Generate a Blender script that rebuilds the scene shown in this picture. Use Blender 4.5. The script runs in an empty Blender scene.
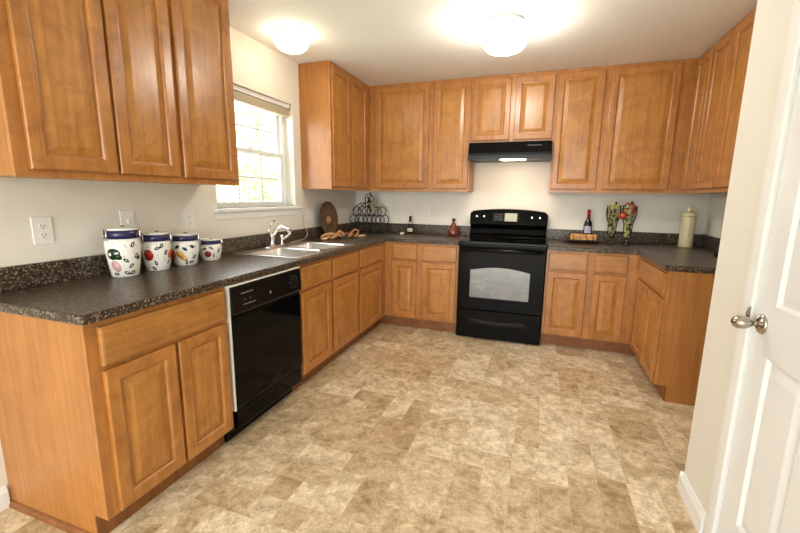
import bpy, bmesh, math, random
from mathutils import Vector, Matrix
random.seed(7)
SC = bpy.context.scene
COL = SC.collection
PI = math.pi

# ------------------------------------------------------------------ camera, world, lights, exposure
CAM = Vector((2.0562, -4.268, 1.3208)); YAW, PITCH, ROLL = .338, -.1759, .0127
fw = Vector((-math.sin(YAW)*math.cos(PITCH), math.cos(YAW)*math.cos(PITCH), math.sin(PITCH)))
ri = Vector((math.cos(YAW), math.sin(YAW), 0)); up = ri.cross(fw)
r2 = math.cos(ROLL)*ri + math.sin(ROLL)*up; u2 = -math.sin(ROLL)*ri + math.cos(ROLL)*up
cd = bpy.data.cameras.new('camera'); cam = bpy.data.objects.new('camera', cd); COL.objects.link(cam)
m = Matrix((r2, u2, -fw)).transposed().to_4x4(); m.translation = CAM
cam.matrix_world = m
cd.sensor_width = 36; cd.lens = 395.5/800*36; cd.clip_start = .02
SC.camera = cam
SC.view_settings.view_transform = 'Standard'; SC.view_settings.look = 'None'
SC.view_settings.gamma = 1; SC.view_settings.exposure = 0.40
SC.view_settings.use_curve_mapping = False
SC.cycles.use_denoising = True
SC.cycles.max_bounces = 8; SC.cycles.transparent_max_bounces = 12
SC.cycles.sample_clamp_indirect = 8

w = bpy.data.worlds.new('sky'); SC.world = w; w.use_nodes = True
bg = w.node_tree.nodes['Background']; bg.inputs[0].default_value = (.93, .97, 1, 1); bg.inputs[1].default_value = 4.5

def area(name, loc, rot, sx, sy, power, color):
    l = bpy.data.lights.new(name, 'AREA'); l.shape = 'RECTANGLE'; l.size = sx; l.size_y = sy
    l.energy = power; l.color = color
    o = bpy.data.objects.new(name, l); COL.objects.link(o); o.location = loc; o.rotation_euler = rot
    return o
# added rear fill for daylight from behind, at an invented patio opening; sink-window daylight
area('rear_daylight_fill', (1.45, -6.95, 1.25), (math.radians(90), 0, 0), 2.3, 2.1, 66, (.98, .985, 1))
area('window_daylight', (-.35, -1.68, 1.75), (0, math.radians(-80), 0), .9, .9, 12, (.95, .98, 1))

# ------------------------------------------------------------------ materials
def mat(name, color=(.8,.8,.8), rough=.5, metal=0, emit=None, estr=0, spec=.5, coat=0):
    m = bpy.data.materials.new(name); m.use_nodes = True
    b = m.node_tree.nodes['Principled BSDF']
    b.inputs['Base Color'].default_value = (*color, 1); b.inputs['Roughness'].default_value = rough
    b.inputs['Metallic'].default_value = metal; b.inputs['Specular IOR Level'].default_value = spec
    b.inputs['Coat Weight'].default_value = coat; b.inputs['Coat Roughness'].default_value = .08
    if emit: b.inputs['Emission Color'].default_value = (*emit, 1); b.inputs['Emission Strength'].default_value = estr
    return m
def N(nt, typ, **kw):
    n = nt.nodes.new(typ)
    for k, v in kw.items():
        if k == 'ins':
            for i, x in v.items(): n.inputs[i].default_value = x
        else: setattr(n, k, v)
    return n
def ramp(nt, stops, src):
    r = nt.nodes.new('ShaderNodeValToRGB'); e = r.color_ramp.elements
    while len(e) < len(stops): e.new(.5)
    for x, (p, c) in zip(e, stops): x.position = p; x.color = (*c, 1)
    nt.links.new(src, r.inputs[0]); return r
def mathn(nt, op, a, b=None):
    n = nt.nodes.new('ShaderNodeMath'); n.operation = op
    for i, x in enumerate((a, b)):
        if x is None: continue
        if isinstance(x, (int, float)): n.inputs[i].default_value = x
        else: nt.links.new(x, n.inputs[i])
    return n.outputs[0]
def mixc(nt, blend, fac, a, b):
    n = nt.nodes.new('ShaderNodeMix'); n.data_type = 'RGBA'; n.blend_type = blend
    for i, x in ((0, fac), (6, a), (7, b)):
        if isinstance(x, (int, float)): n.inputs[i].default_value = x
        elif isinstance(x, tuple): n.inputs[i].default_value = (*x, 1)
        else: nt.links.new(x, n.inputs[i])
    return n.outputs[2]

def wood_mat(name, horiz=False, tint=(1, 1, 1), rough=.33, mott=.9):
    m = mat(name, rough=rough); nt = m.node_tree; b = nt.nodes['Principled BSDF']
    tc = N(nt, 'ShaderNodeNewGeometry')
    oi = N(nt, 'ShaderNodeObjectInfo')
    add = N(nt, 'ShaderNodeVectorMath', operation='ADD')
    sc = N(nt, 'ShaderNodeVectorMath', operation='SCALE'); sc.inputs[3].default_value = 7.0
    cmb = N(nt, 'ShaderNodeCombineXYZ')
    for i in range(3): nt.links.new(oi.outputs['Random'], cmb.inputs[i])
    nt.links.new(cmb.outputs[0], sc.inputs[0]); nt.links.new(tc.outputs['Position'], add.inputs[0]); nt.links.new(sc.outputs[0], add.inputs[1])
    mp = N(nt, 'ShaderNodeMapping'); mp.inputs['Scale'].default_value = (3, 3, 55) if horiz else (45, 45, 2.2)
    if horiz: mp.inputs['Scale'].default_value = (2.5, 2.5, 50)
    nt.links.new(add.outputs[0], mp.inputs[0])
    n1 = N(nt, 'ShaderNodeTexNoise', ins={'Scale': 1.0, 'Detail': 6.0, 'Roughness': .6, 'Distortion': .4}); nt.links.new(mp.outputs[0], n1.inputs['Vector'])
    n2 = N(nt, 'ShaderNodeTexNoise', ins={'Scale': 9.0, 'Detail': 4.0, 'Roughness': .6, 'Distortion': 1.0}); nt.links.new(add.outputs[0], n2.inputs['Vector'])
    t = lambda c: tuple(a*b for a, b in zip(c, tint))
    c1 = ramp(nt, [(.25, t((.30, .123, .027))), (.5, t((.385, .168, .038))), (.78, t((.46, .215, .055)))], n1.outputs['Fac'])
    c2 = ramp(nt, [(.3, (.76, .70, .62)), (.52, (1, 1, 1)), (.72, (1.16, 1.20, 1.26))], n2.outputs['Fac'])
    col = mixc(nt, 'MULTIPLY', mott, c1.outputs[0], c2.outputs[0])
    nt.links.new(col, b.inputs['Base Color'])
    b.inputs['Coat Weight'].default_value = .25; b.inputs['Coat Roughness'].default_value = .22
    return m
M = {}
M['wood'] = wood_mat('honey_maple', tint=(1.05, .98, .97)); M['wood_h'] = wood_mat('honey_maple_rails', True)
M['panel'] = wood_mat('honey_maple_panel', tint=(1.08, 1.06, .98))
M['side'] = wood_mat('maple_side_panel', tint=(.98, .89, .78), rough=.42, mott=.35)
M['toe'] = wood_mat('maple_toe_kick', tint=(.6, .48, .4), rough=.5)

def counter_mat():
    m = mat('speckled_laminate', rough=.30, spec=.4); nt = m.node_tree; b = nt.nodes['Principled BSDF']
    g = N(nt, 'ShaderNodeNewGeometry')
    v = N(nt, 'ShaderNodeTexVoronoi', ins={'Scale': 190.0, 'Randomness': 1.0}); nt.links.new(g.outputs['Position'], v.inputs['Vector'])
    n = N(nt, 'ShaderNodeTexNoise', ins={'Scale': 90.0, 'Detail': 5.0, 'Roughness': .7}); nt.links.new(g.outputs['Position'], n.inputs['Vector'])
    sep = N(nt, 'ShaderNodeSeparateColor'); nt.links.new(v.outputs['Color'], sep.inputs[0])
    c1 = ramp(nt, [(.0, (.010, .007, .005)), (.42, (.024, .016, .012)), (.60, (.060, .040, .028)), (.80, (.11, .078, .054)), (.94, (.30, .25, .19))], sep.outputs[0])
    c2 = ramp(nt, [(.35, (.45, .43, .42)), (.6, (1.25, 1.2, 1.1))], n.outputs['Fac'])
    nt.links.new(mixc(nt, 'MULTIPLY', 1.0, c1.outputs[0], c2.outputs[0]), b.inputs['Base Color'])
    return m
M['counter'] = counter_mat()

def floor_mat():
    m = mat('stone_look_vinyl', rough=.42); nt = m.node_tree; b = nt.nodes['Principled BSDF']
    g = N(nt, 'ShaderNodeNewGeometry'); s = N(nt, 'ShaderNodeSeparateXYZ'); nt.links.new(g.outputs['Position'], s.inputs[0])
    S = .26
    X = mathn(nt, 'DIVIDE', s.outputs[1], S); Y = mathn(nt, 'DIVIDE', mathn(nt, 'ADD', s.outputs[0], .075), S)
    row = mathn(nt, 'FLOOR', Y)
    X = mathn(nt, 'ADD', X, mathn(nt, 'MULTIPLY', mathn(nt, 'MODULO', mathn(nt, 'ADD', row, 50), 3), .5))
    cx = mathn(nt, 'FLOOR', X)
    fx = mathn(nt, 'SUBTRACT', X, cx); fy = mathn(nt, 'SUBTRACT', Y, row)
    c = N(nt, 'ShaderNodeCombineXYZ'); nt.links.new(cx, c.inputs[0]); nt.links.new(row, c.inputs[1])
    wn = N(nt, 'ShaderNodeTexWhiteNoise', noise_dimensions='3D'); nt.links.new(c.outputs[0], wn.inputs['Vector'])
    r = wn.outputs['Value']
    sx = mathn(nt, 'ADD', 1, mathn(nt, 'MULTIPLY', mathn(nt, 'GREATER_THAN', r, .30), mathn(nt, 'LESS_THAN', r, .55)))
    q = mathn(nt, 'GREATER_THAN', r, .78)
    sx = mathn(nt, 'ADD', sx, q)
    sy = mathn(nt, 'ADD', 1, mathn(nt, 'GREATER_THAN', r, .55))
    gx = mathn(nt, 'MULTIPLY', fx, sx); gy = mathn(nt, 'MULTIPLY', fy, sy)
    ix = mathn(nt, 'FLOOR', gx); iy = mathn(nt, 'FLOOR', gy)
    hx = mathn(nt, 'SUBTRACT', gx, ix); hy = mathn(nt, 'SUBTRACT', gy, iy)
    dx = mathn(nt, 'DIVIDE', mathn(nt, 'MINIMUM', hx, mathn(nt, 'SUBTRACT', 1, hx)), sx)
    dy = mathn(nt, 'DIVIDE', mathn(nt, 'MINIMUM', hy, mathn(nt, 'SUBTRACT', 1, hy)), sy)
    d = mathn(nt, 'MINIMUM', dx, dy)
    tid = N(nt, 'ShaderNodeCombineXYZ')
    nt.links.new(mathn(nt, 'ADD', mathn(nt, 'MULTIPLY', cx, 2), ix), tid.inputs[0])
    nt.links.new(mathn(nt, 'ADD', mathn(nt, 'MULTIPLY', row, 2), iy), tid.inputs[1]); tid.inputs[2].default_value = 5
    w2 = N(nt, 'ShaderNodeTexWhiteNoise', noise_dimensions='3D'); nt.links.new(tid.outputs[0], w2.inputs['Vector'])
    base = ramp(nt, [(0, (.53, .41, .265)), (.35, (.62, .51, .35)), (.65, (.69, .59, .43)), (1, (.79, .71, .56))], w2.outputs['Value'])
    off = N(nt, 'ShaderNodeVectorMath', operation='ADD'); sc = N(nt, 'ShaderNodeVectorMath', operation='SCALE'); sc.inputs[3].default_value = 3.0
    nt.links.new(w2.outputs['Color'], sc.inputs[0]); nt.links.new(sc.outputs[0], off.inputs[0]); nt.links.new(g.outputs['Position'], off.inputs[1])
    n1 = N(nt, 'ShaderNodeTexNoise', ins={'Scale': 20.0, 'Detail': 10.0, 'Roughness': .80, 'Distortion': .3}); nt.links.new(off.outputs[0], n1.inputs['Vector'])
    c2 = ramp(nt, [(.32, (.52, .44, .33)), (.44, (.84, .79, .71)), (.53, (1.05, 1.04, 1.02)), (.66, (1.30, 1.32, 1.34))], n1.outputs['Fac'])
    col = mixc(nt, 'MULTIPLY', .95, base.outputs[0], c2.outputs[0])
    n3 = N(nt, 'ShaderNodeTexNoise', ins={'Scale': 7.0, 'Detail': 5.0, 'Roughness': .7, 'Distortion': .8}); nt.links.new(off.outputs[0], n3.inputs['Vector'])
    c3 = ramp(nt, [(.36, (.66, .58, .47)), (.47, (.90, .87, .82)), (.58, (1.08, 1.08, 1.08))], n3.outputs['Fac'])
    n4 = N(nt, 'ShaderNodeTexNoise', ins={'Scale': 75.0, 'Detail': 3.0, 'Roughness': .7}); nt.links.new(g.outputs['Position'], n4.inputs['Vector'])
    c4 = ramp(nt, [(.35, (.84, .80, .74)), (.55, (1.03, 1.03, 1.03))], n4.outputs['Fac'])
    col = mixc(nt, 'MULTIPLY', .9, col, c3.outputs[0]); col = mixc(nt, 'MULTIPLY', .9, col, c4.outputs[0])
    gm = mathn(nt, 'LESS_THAN', d, .008)
    col = mixc(nt, 'MIX', mathn(nt, 'MULTIPLY', gm, .35), col, (.66, .57, .42))
    nt.links.new(col, b.inputs['Base Color'])
    return m
M['floor'] = floor_mat()
def paint(name, c, rough=.6, bump=.0):
    m = mat(name, c, rough); nt = m.node_tree; b = nt.nodes['Principled BSDF']
    g = N(nt, 'ShaderNodeNewGeometry'); n = N(nt, 'ShaderNodeTexNoise', ins={'Scale': 2.0, 'Detail': 3.0}); nt.links.new(g.outputs['Position'], n.inputs['Vector'])
    r = ramp(nt, [(.3, tuple(x*.97 for x in c)), (.7, tuple(min(1, x*1.02) for x in c))], n.outputs['Fac']); nt.links.new(r.outputs[0], b.inputs['Base Color'])
    return m
M['wall'] = paint('cream_wall_paint', (.765, .735, .655)); M['ceiling'] = paint('white_ceiling_paint', (.88, .86, .82), .8)
M['white'] = paint('white_gloss_trim', (.82, .83, .82), .3); M['casing'] = paint('white_casing_paint', (.78, .775, .74), .6); M['door'] = paint('white_door_paint', (.80, .81, .80), .28)
M['black'] = mat('black_enamel', (.002, .002, .002), .07, spec=.11); M['blackm'] = mat('black_satin', (.003, .003, .003), .35, spec=.2)
M['blackp'] = mat('black_plastic', (.004, .004, .004), .25, spec=.25)
M['ctop'] = mat('black_ceramic_glass', (.003, .003, .003), .06, spec=.3)
M['grey'] = mat('grey_marking', (.17, .17, .165), .4); M['burner'] = mat('burner_ring_print', (.05, .05, .05), .15)
M['chrome'] = mat('chrome', (.80, .80, .80), .1, 1); M['nickel'] = mat('brushed_nickel', (.47, .43, .38), .25, 1)
M['steel'] = mat('stainless_steel', (.72, .72, .72), .28, 1)
M['iron'] = mat('black_iron', (.015, .013, .012), .4)
M['display'] = mat('range_display', (.42, .45, .36), .25)
M['outlet'] = mat('white_outlet_plastic', (.80, .79, .75), .35); M['hoodblack'] = mat('hood_black_enamel', (.003, .003, .003), .3, spec=.12); M['lining'] = mat('oven_interior_enamel', (.16, .15, .10), .5); M['cord'] = mat('pale_grey_cord', (.50, .47, .42), .4); M['slot'] = mat('outlet_slot', (.06, .05, .04), .6)
M['ceramic'] = mat('white_ceramic', (.86, .84, .79), .18); M['navy'] = mat('navy_glaze', (.022, .020, .085), .15)
M['leafd'] = mat('dark_green_glaze', (.01, .035, .012), .2); M['red'] = mat('red_glaze', (.42, .02, .01), .2)
M['orange'] = mat('orange_glaze', (.62, .13, .03), .2); M['yellow'] = mat('yellow_glaze', (.75, .42, .04), .2); M['pink'] = mat('plum_glaze', (.30, .02, .05), .2); M['pale_pink'] = mat('pale_pink_glaze', (.70, .42, .42), .2)
M['blind'] = mat('beige_blind_slats', (.62, .55, .42), .5)
M['copper'] = mat('copper_red_glass', (.16, .025, .012), .08, coat=.5)
M['bglass'] = mat('dark_bottle_glass', (.008, .010, .006), .06); M['label'] = mat('cream_label', (.70, .62, .45), .5); M['redfoil'] = mat('red_foil', (.45, .01, .02), .25)
M['plabel'] = mat('pale_lilac_label', (.42, .40, .50), .5)
M['cork'] = mat('dark_stopper', (.03, .015, .01), .5)
M['crust'] = mat('bread_crust', (.62, .32, .10), .35); M['crumb'] = mat('bread_crumb', (.80, .58, .30), .7)
M['tray'] = mat('dark_wooden_tray', (.035, .022, .014), .35)
M['canary'] = mat('pale_yellow_ceramic', (.62, .58, .34), .3)
M['driedl'] = mat('olive_green_leaf', (.42, .42, .14), .55); M['driedd'] = mat('dark_dried_leaf', (.05, .03, .015), .6); M['apple'] = mat('red_apple_skin', (.36, .03, .015), .3)
M['tan'] = mat('tan_dried_wood', (.50, .25, .10), .5); M['tand'] = mat('brown_dried_wood', (.22, .08, .03), .5); M['tanl'] = mat('pale_dried_wood', (.70, .48, .30), .5)
M['pale_leaf'] = mat('sage_leaf', (.20, .21, .12), .6)
def emis(name, c, s):
    m = mat(name, (.9, .9, .88), .3, emit=c, estr=s); return m
M['lamp'] = emis('lit_glass_diffuser', (1, .93, .82), 40); M['globe'] = emis('lit_glass_globe', (1, .84, .60), 11)
M['hoodlamp'] = emis('lit_hood_lens', (1, .70, .46), 30)
def glass(name, tint=(1, 1, 1), ior=1.45, fac=None, rough=0):
    m = bpy.data.materials.new(name); m.use_nodes = True; nt = m.node_tree; nt.nodes.clear()
    o = N(nt, 'ShaderNodeOutputMaterial'); mx = N(nt, 'ShaderNodeMixShader'); t = N(nt, 'ShaderNodeBsdfTransparent'); g = N(nt, 'ShaderNodeBsdfGlossy')
    t.inputs[0].default_value = (*tint, 1); g.inputs['Roughness'].default_value = rough
    if fac is None:
        f = N(nt, 'ShaderNodeFresnel'); f.inputs[0].default_value = ior; nt.links.new(f.outputs[0], mx.inputs[0])
    else: mx.inputs[0].default_value = fac
    nt.links.new(t.outputs[0], mx.inputs[1]); nt.links.new(g.outputs[0], mx.inputs[2]); nt.links.new(mx.outputs[0], o.inputs[0])
    return m
M['pane'] = glass('window_pane_glass', ior=1.15); M['clear'] = glass('clear_glass', (.96, .97, .96), 1.25)
M['clearf'] = glass('thick_glass', (.9, .92, .9), 1.9); M['oven'] = glass('oven_window_glass', (.16, .17, .14), fac=.22, rough=.04)
def plate_mat():
    m = mat('painted_wooden_plate', rough=.35); nt = m.node_tree; b = nt.nodes['Principled BSDF']
    tc = N(nt, 'ShaderNodeTexCoord'); n = N(nt, 'ShaderNodeTexNoise', ins={'Scale': 14.0, 'Detail': 4.0}); nt.links.new(tc.outputs['Object'], n.inputs['Vector'])
    r = ramp(nt, [(.35, (.05, .03, .012)), (.5, (.15, .055, .018)), (.62, (.06, .07, .02)), (.75, (.25, .12, .04))], n.outputs['Fac']); nt.links.new(r.outputs[0], b.inputs['Base Color'])
    return m
M['plate'] = plate_mat()

# ------------------------------------------------------------------ mesh helpers
class MB:
    def __init__(s): s.v = []; s.f = []; s.m = []; s.sm = []
    def face(s, idx, mi=0, smooth=False): s.f.append(idx); s.m.append(mi); s.sm.append(smooth)
    def box(s, x0, x1, y0, y1, z0, z1, mi=0, T=None):
        b = len(s.v); P = [(x0,y0,z0),(x1,y0,z0),(x1,y1,z0),(x0,y1,z0),(x0,y0,z1),(x1,y0,z1),(x1,y1,z1),(x0,y1,z1)]
        s.v += [tuple(T(p)) if T else p for p in P]
        for f in ((0,3,2,1),(4,5,6,7),(0,1,5,4),(1,2,6,5),(2,3,7,6),(3,0,4,7)): s.face([b+i for i in f], mi)
        return s
    def loops(s, rings, mi=0, closed=True, cap0=False, cap1=False, smooth=False, mis=None):
        n = len(rings[0]); b = len(s.v)
        for r in rings: s.v += [tuple(p) for p in r]
        for k in range(len(rings)-1):
            mm = mis[k] if mis else mi
            for i in range(n if closed else n-1):
                j = (i+1) % n
                s.face([b+k*n+i, b+k*n+j, b+(k+1)*n+j, b+(k+1)*n+i], mm, smooth)
        if cap0: s.face([b+i for i in range(n)][::-1], mis[0] if mis else mi)
        if cap1: s.face([b+(len(rings)-1)*n+i for i in range(n)], mis[-1] if mis else mi)
        return s
    def lathe(s, prof, c, n=32, mi=0, mis=None, smooth=True, T=None, cap0=True, cap1=True, sx=1, sy=1):
        rings = []
        for r, z in prof:
            R = [Vector((r*math.cos(2*PI*i/n)*sx, r*math.sin(2*PI*i/n)*sy, z)) for i in range(n)]
            if T: R = [T @ p for p in R]
            rings.append([p + Vector(c) for p in R])
        return s.loops(rings, mi, True, cap0, cap1, smooth, mis)
    def tube(s, pts, r, n=8, mi=0, closed=False, smooth=True):
        pts = [Vector(p) for p in pts]; k = len(pts); rad = r if isinstance(r, (list, tuple)) else [r]*k
        rings = []; prev = None
        for i, p in enumerate(pts):
            if closed: t = pts[(i+1) % k] - pts[i-1]
            else: t = pts[min(i+1, k-1)] - pts[max(i-1, 0)]
            t.normalize()
            if prev is None:
                a = Vector((0,0,1)) if abs(t.z) < .9 else Vector((1,0,0)); nrm = t.cross(a).normalized()
            else: nrm = (prev - t*prev.dot(t)).normalized()
            prev = nrm; bi = t.cross(nrm)
            rings.append([p + rad[i]*(math.cos(2*PI*j/n)*nrm + math.sin(2*PI*j/n)*bi) for j in range(n)])
        if closed: rings.append(rings[0])
        return s.loops(rings, mi, True, not closed, not closed, smooth)
    def ball(s, c, r, mi=0, n=12, sx=1, sy=1, sz=1):
        m_ = 7; prof = [(max(1e-4, r*math.sin(PI*i/m_)), -r*math.cos(PI*i/m_)*sz) for i in range(m_+1)]
        return s.lathe(prof, c, n, mi, sx=sx, sy=sy)
    def cells(s, us, vs, skip, w0, w1, T, mi=0):
        """a slab tiled by rectangles, with openings where skip(i,j)"""
        idx = {}
        def V(i, j, k):
            if (i,j,k) not in idx:
                idx[(i,j,k)] = len(s.v); s.v.append(tuple(T((us[i], vs[j], (w0, w1)[k]))))
            return idx[(i,j,k)]
        on = lambda i, j: 0 <= i < len(us)-1 and 0 <= j < len(vs)-1 and not skip(i, j)
        for i in range(len(us)-1):
            for j in range(len(vs)-1):
                if not on(i, j): continue
                s.face([V(i,j,1), V(i+1,j,1), V(i+1,j+1,1), V(i,j+1,1)], mi)
                s.face([V(i,j,0), V(i,j+1,0), V(i+1,j+1,0), V(i+1,j,0)], mi)
                if not on(i-1, j): s.face([V(i,j,0), V(i,j,1), V(i,j+1,1), V(i,j+1,0)], mi)
                if not on(i+1, j): s.face([V(i+1,j,0), V(i+1,j+1,0), V(i+1,j+1,1), V(i+1,j,1)], mi)
                if not on(i, j-1): s.face([V(i,j,0), V(i+1,j,0), V(i+1,j,1), V(i,j,1)], mi)
                if not on(i, j+1): s.face([V(i,j+1,0), V(i,j+1,1), V(i+1,j+1,1), V(i+1,j+1,0)], mi)
        return s
    def prism(s, poly, w0, w1, T, mi=0, smooth=False):
        return s.loops([[T((p[0], p[1], w0)) for p in poly], [T((p[0], p[1], w1)) for p in poly]], mi, True, True, True, smooth)

ORG = {}
def wloc(o): return ORG.get(o.name, Vector((0,0,0)))
def tag(o, label=None, cat=None, group=None, kind=None):
    if label: o['label'] = label
    if cat: o['category'] = cat
    if group: o['group'] = group
    if kind: o['kind'] = kind
    return o
def part(name, mb, mats, parent=None, bevel=0, origin=None, seg=2, recalc=True):
    """mesh object from world-space vertices; children are stored relative to their parent's origin"""
    if not isinstance(mats, (list, tuple)): mats = [mats]
    og = Vector(origin) if origin is not None else (wloc(parent) if parent else Vector((0,0,0)))
    me = bpy.data.meshes.new(name)
    me.from_pydata([tuple(Vector(v) - og) for v in mb.v], [], mb.f)
    for mt in mats: me.materials.append(M[mt] if isinstance(mt, str) else mt)
    me.polygons.foreach_set('material_index', mb.m); me.polygons.foreach_set('use_smooth', mb.sm)
    if recalc:
        bm = bmesh.new(); bm.from_mesh(me); bmesh.ops.recalc_face_normals(bm, faces=bm.faces); bm.to_mesh(me); bm.free()
    o = bpy.data.objects.new(name, me); COL.objects.link(o)
    o.location = og - (wloc(parent) if parent else Vector((0,0,0)))
    if parent: o.parent = parent
    ORG[o.name] = og
    if bevel:
        b = o.modifiers.new('bevel', 'BEVEL'); b.width = bevel; b.segments = seg; b.limit_method = 'ANGLE'; b.angle_limit = math.radians(40)
    return o
def thing(name, label, cat, loc, group=None):
    o = bpy.data.objects.new(name, None); COL.objects.link(o); o.location = loc; o.empty_display_size = .05
    ORG[o.name] = Vector(loc); return tag(o, label, cat, group)
def structure(name, loc):
    o = bpy.data.objects.new(name, None); COL.objects.link(o); o.location = loc; ORG[o.name] = Vector(loc); o['kind'] = 'structure'; return o
def struct(name, mb, mats, bevel=0): return tag(part(name, mb, mats, None, bevel), kind='structure')
def copy_tree(o, parent=None):
    c = o.copy(); COL.objects.link(c); c.parent = parent
    ORG[c.name] = wloc(o)
    for ch in list(o.children): copy_tree(ch, c)
    return c
ID = lambda p: p
# facing maps: (u along the wall, z up, w out of the wall) to world
def facing(axis, plane):
    if axis == '+x': return lambda p: (plane + p[2], p[0], p[1])
    if axis == '-x': return lambda p: (plane - p[2], p[0], p[1])
    if axis == '-y': return lambda p: (p[0], plane - p[2], p[1])
    if axis == '+y': return lambda p: (p[0], plane + p[2], p[1])

def rect_rings(u0, u1, v0, v1, prof, T):
    return [[T((u0+i, v0+i, w)), T((u1-i, v0+i, w)), T((u1-i, v1-i, w)), T((u0+i, v1-i, w))] for i, w in prof]
def raised_door(parent, T, u0, u1, v0, v1, fw_=.056):
    fw_ = min(fw_, (u1-u0)*.22)
    mb = MB().loops(rect_rings(u0, u1, v0, v1, [(.0, .001), (0, .015), (.002, .018), (.006, .0195), (fw_-.009, .0195), (fw_-.004, .017), (fw_, .0115), (fw_+.004, .011), (fw_+.004, .001)], T), 0, cap0=False)
    d = part('door', mb, 'wood', parent)
    f2 = fw_+.0045; rise = min(.030, (u1-u0)*.13)
    mb = MB().loops(rect_rings(u0, u1, v0, v1, [(f2, .001), (f2, .0075), (f2+.003, .0080), (f2+rise, .0165), (f2+rise+.002, .0172)], T), 0, cap1=True)
    part('raised_panel', mb, 'panel', d)
    return d
def drawer(parent, T, u0, u1, v0, v1):
    mb = MB().loops(rect_rings(u0, u1, v0, v1, [(0, .001), (0, .014), (.003, .0175), (.009, .0195)], T), 0, cap1=True)
    return part('drawer_front', mb, 'wood_h', parent)

# ------------------------------------------------------------------ room shell
H = 2.43; XR = 3.455; XP = 2.756; YP = -2.31; YB = -7.0
struct('floor', MB().box(-.15, 3.7, YB-.15, .15, -.1, 0), 'floor')
struct('ceiling', MB().box(-.15, 3.7, YB-.15, .15, H, H+.1), 'ceiling')
WY0, WY1, WZ0, WZ1 = -2.14, -1.235, 1.222, 2.075
struct('wall_left', MB().cells([YB-.15, WY0, WY1, .15], [0, WZ0, WZ1, H], lambda i, j: i == 1 and j == 1, 0, .15, lambda p: (-p[2], p[0], p[1])), 'wall')
struct('wall_back', MB().box(0, 3.7, 0, .15, 0, H), 'wall')
struct('wall_right', MB().box(XR, 3.7, YP, 0, 0, H), 'wall')
DY0, DY1, DZ = -3.43, -2.645, 2.04
struct('wall_pantry_front', MB().box(XP+.11, 3.7, YP-.11, YP, 0, H), 'wall')
struct('wall_pantry_side', MB().cells([YB, DY0, DY1, YP], [0, DZ, H], lambda i, j: i == 1 and j == 0, 0, .11, lambda p: (XP+p[2], p[0], p[1])), 'wall')
struct('wall_rear', MB().cells([0, .35, 2.55, XP+.11], [0, 2.15, H], lambda i, j: i == 1 and j == 0, 0, .15, lambda p: (p[0], YB-p[2], p[1])), 'wall')
def baseboard(name, T, u0, u1):
    struct(name, MB().prism([(0, 0), (.014, 0), (.014, .072), (.010, .080), (.006, .092), (.004, .098), (0, .098)], u0, u1, lambda p: T((p[2], p[1], p[0]))), 'white')
baseboard('baseboard_left', facing('+x', 0), YB, -3.42)
baseboard('baseboard_right', facing('-x', XP), -2.575, YP)
baseboard('baseboard_pantry_front', facing('+y', YP), XP-.014, XR)
baseboard('baseboard_right_near', facing('-x', XP), YB, -3.50)
# door casing round the pantry door
def casing():
    T = facing('-x', XP); mb = MB(); prof = [(0, 0), (0, .008), (.006, .0105), (.040, .0125), (.056, .0125), (.060, .010), (.060, 0)]
    def rng(o): # outer offset ring path of the door surround
        return o
    y0, y1, z1 = DY0+.012, DY1-.012, DZ-.012
    paths = [[(y1+o, 0, w_), (y1+o, z1+o, w_), (y0-o, z1+o, w_), (y0-o, 0, w_)] for o, w_ in prof]
    mb.loops([[T(p) for p in path] for path in paths], 0, closed=False)
    mb.box(XP-.001, XP+.11, y1, DY1+.0, 0, DZ)   # jambs
    mb.box(XP-.001, XP+.11, DY0, y0, 0, DZ); mb.box(XP-.001, XP+.11, y0, y1, z1, DZ)
    mb.box(XP+.052, XP+.064, y1-.012, y1, 0, z1)
    struct('trim_1', mb, 'casing')
casing()
# six-panel pantry door, closed
door = structure('door_1', (XP+.012, -2.66, 0))
def panel_door():
    T = facing('-x', XP+.038); y0, y1, z0, z1 = DY0+.015, DY1-.015, .008, DZ-.015
    s_ = .105; mw = .105; a = y0+s_; d = y1-s_; mid = (y0+y1)/2; b_, c_ = mid-mw/2, mid+mw/2
    us = [y0, a, b_, c_, d, y1]; vs = [z0, .225, .835, .995, 1.60, 1.71, 1.92, z1]
    hole = lambda i, j: i in (1, 3) and j in (1, 3, 5)
    part('door_slab', MB().cells(us, vs, hole, 0, .034, T), 'door', door)
    for i in (1, 3):
        for j in (1, 3, 5):
            mb = MB().loops(rect_rings(us[i], us[i+1], vs[j], vs[j+1], [(0, .034), (.004, .0335), (.014, .024), (.020, .024), (.045, .031), (.05, .032)], T), 0, cap1=True)
            part('door_panel', mb, 'door', door)
panel_door()
def knob():
    c = Vector((XP+.004, -2.709, .926)); Rm = Matrix.Rotation(-PI/2, 4, 'Y')
    part('rosette', MB().lathe([(.033, 0), (.033, .003), (.030, .008), (.018, .012), (.012, .014)], c, 32, T=Rm), 'nickel', door)
    kn = part('door_knob', MB().lathe([(.010, .012), (.009, .018), (.010, .026), (.016, .032), (.022, .038), (.026, .048), (.027, .058), (.025, .068), (.018, .077), (.009, .081), (.002, .082)], c, 32, T=Rm, sx=.82), 'nickel', door)
    part('strike_plate', MB().prism([(-.0, -.028), (.0, .028), (.012, .022), (.016, 0), (.012, -.022)], 0, .0015, lambda p: (XP-.012+p[0]*0+p[2]*0+.010-p[0]*1.2, -2.655-p[2], .945+p[1])), 'nickel', door)
knob()

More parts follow.
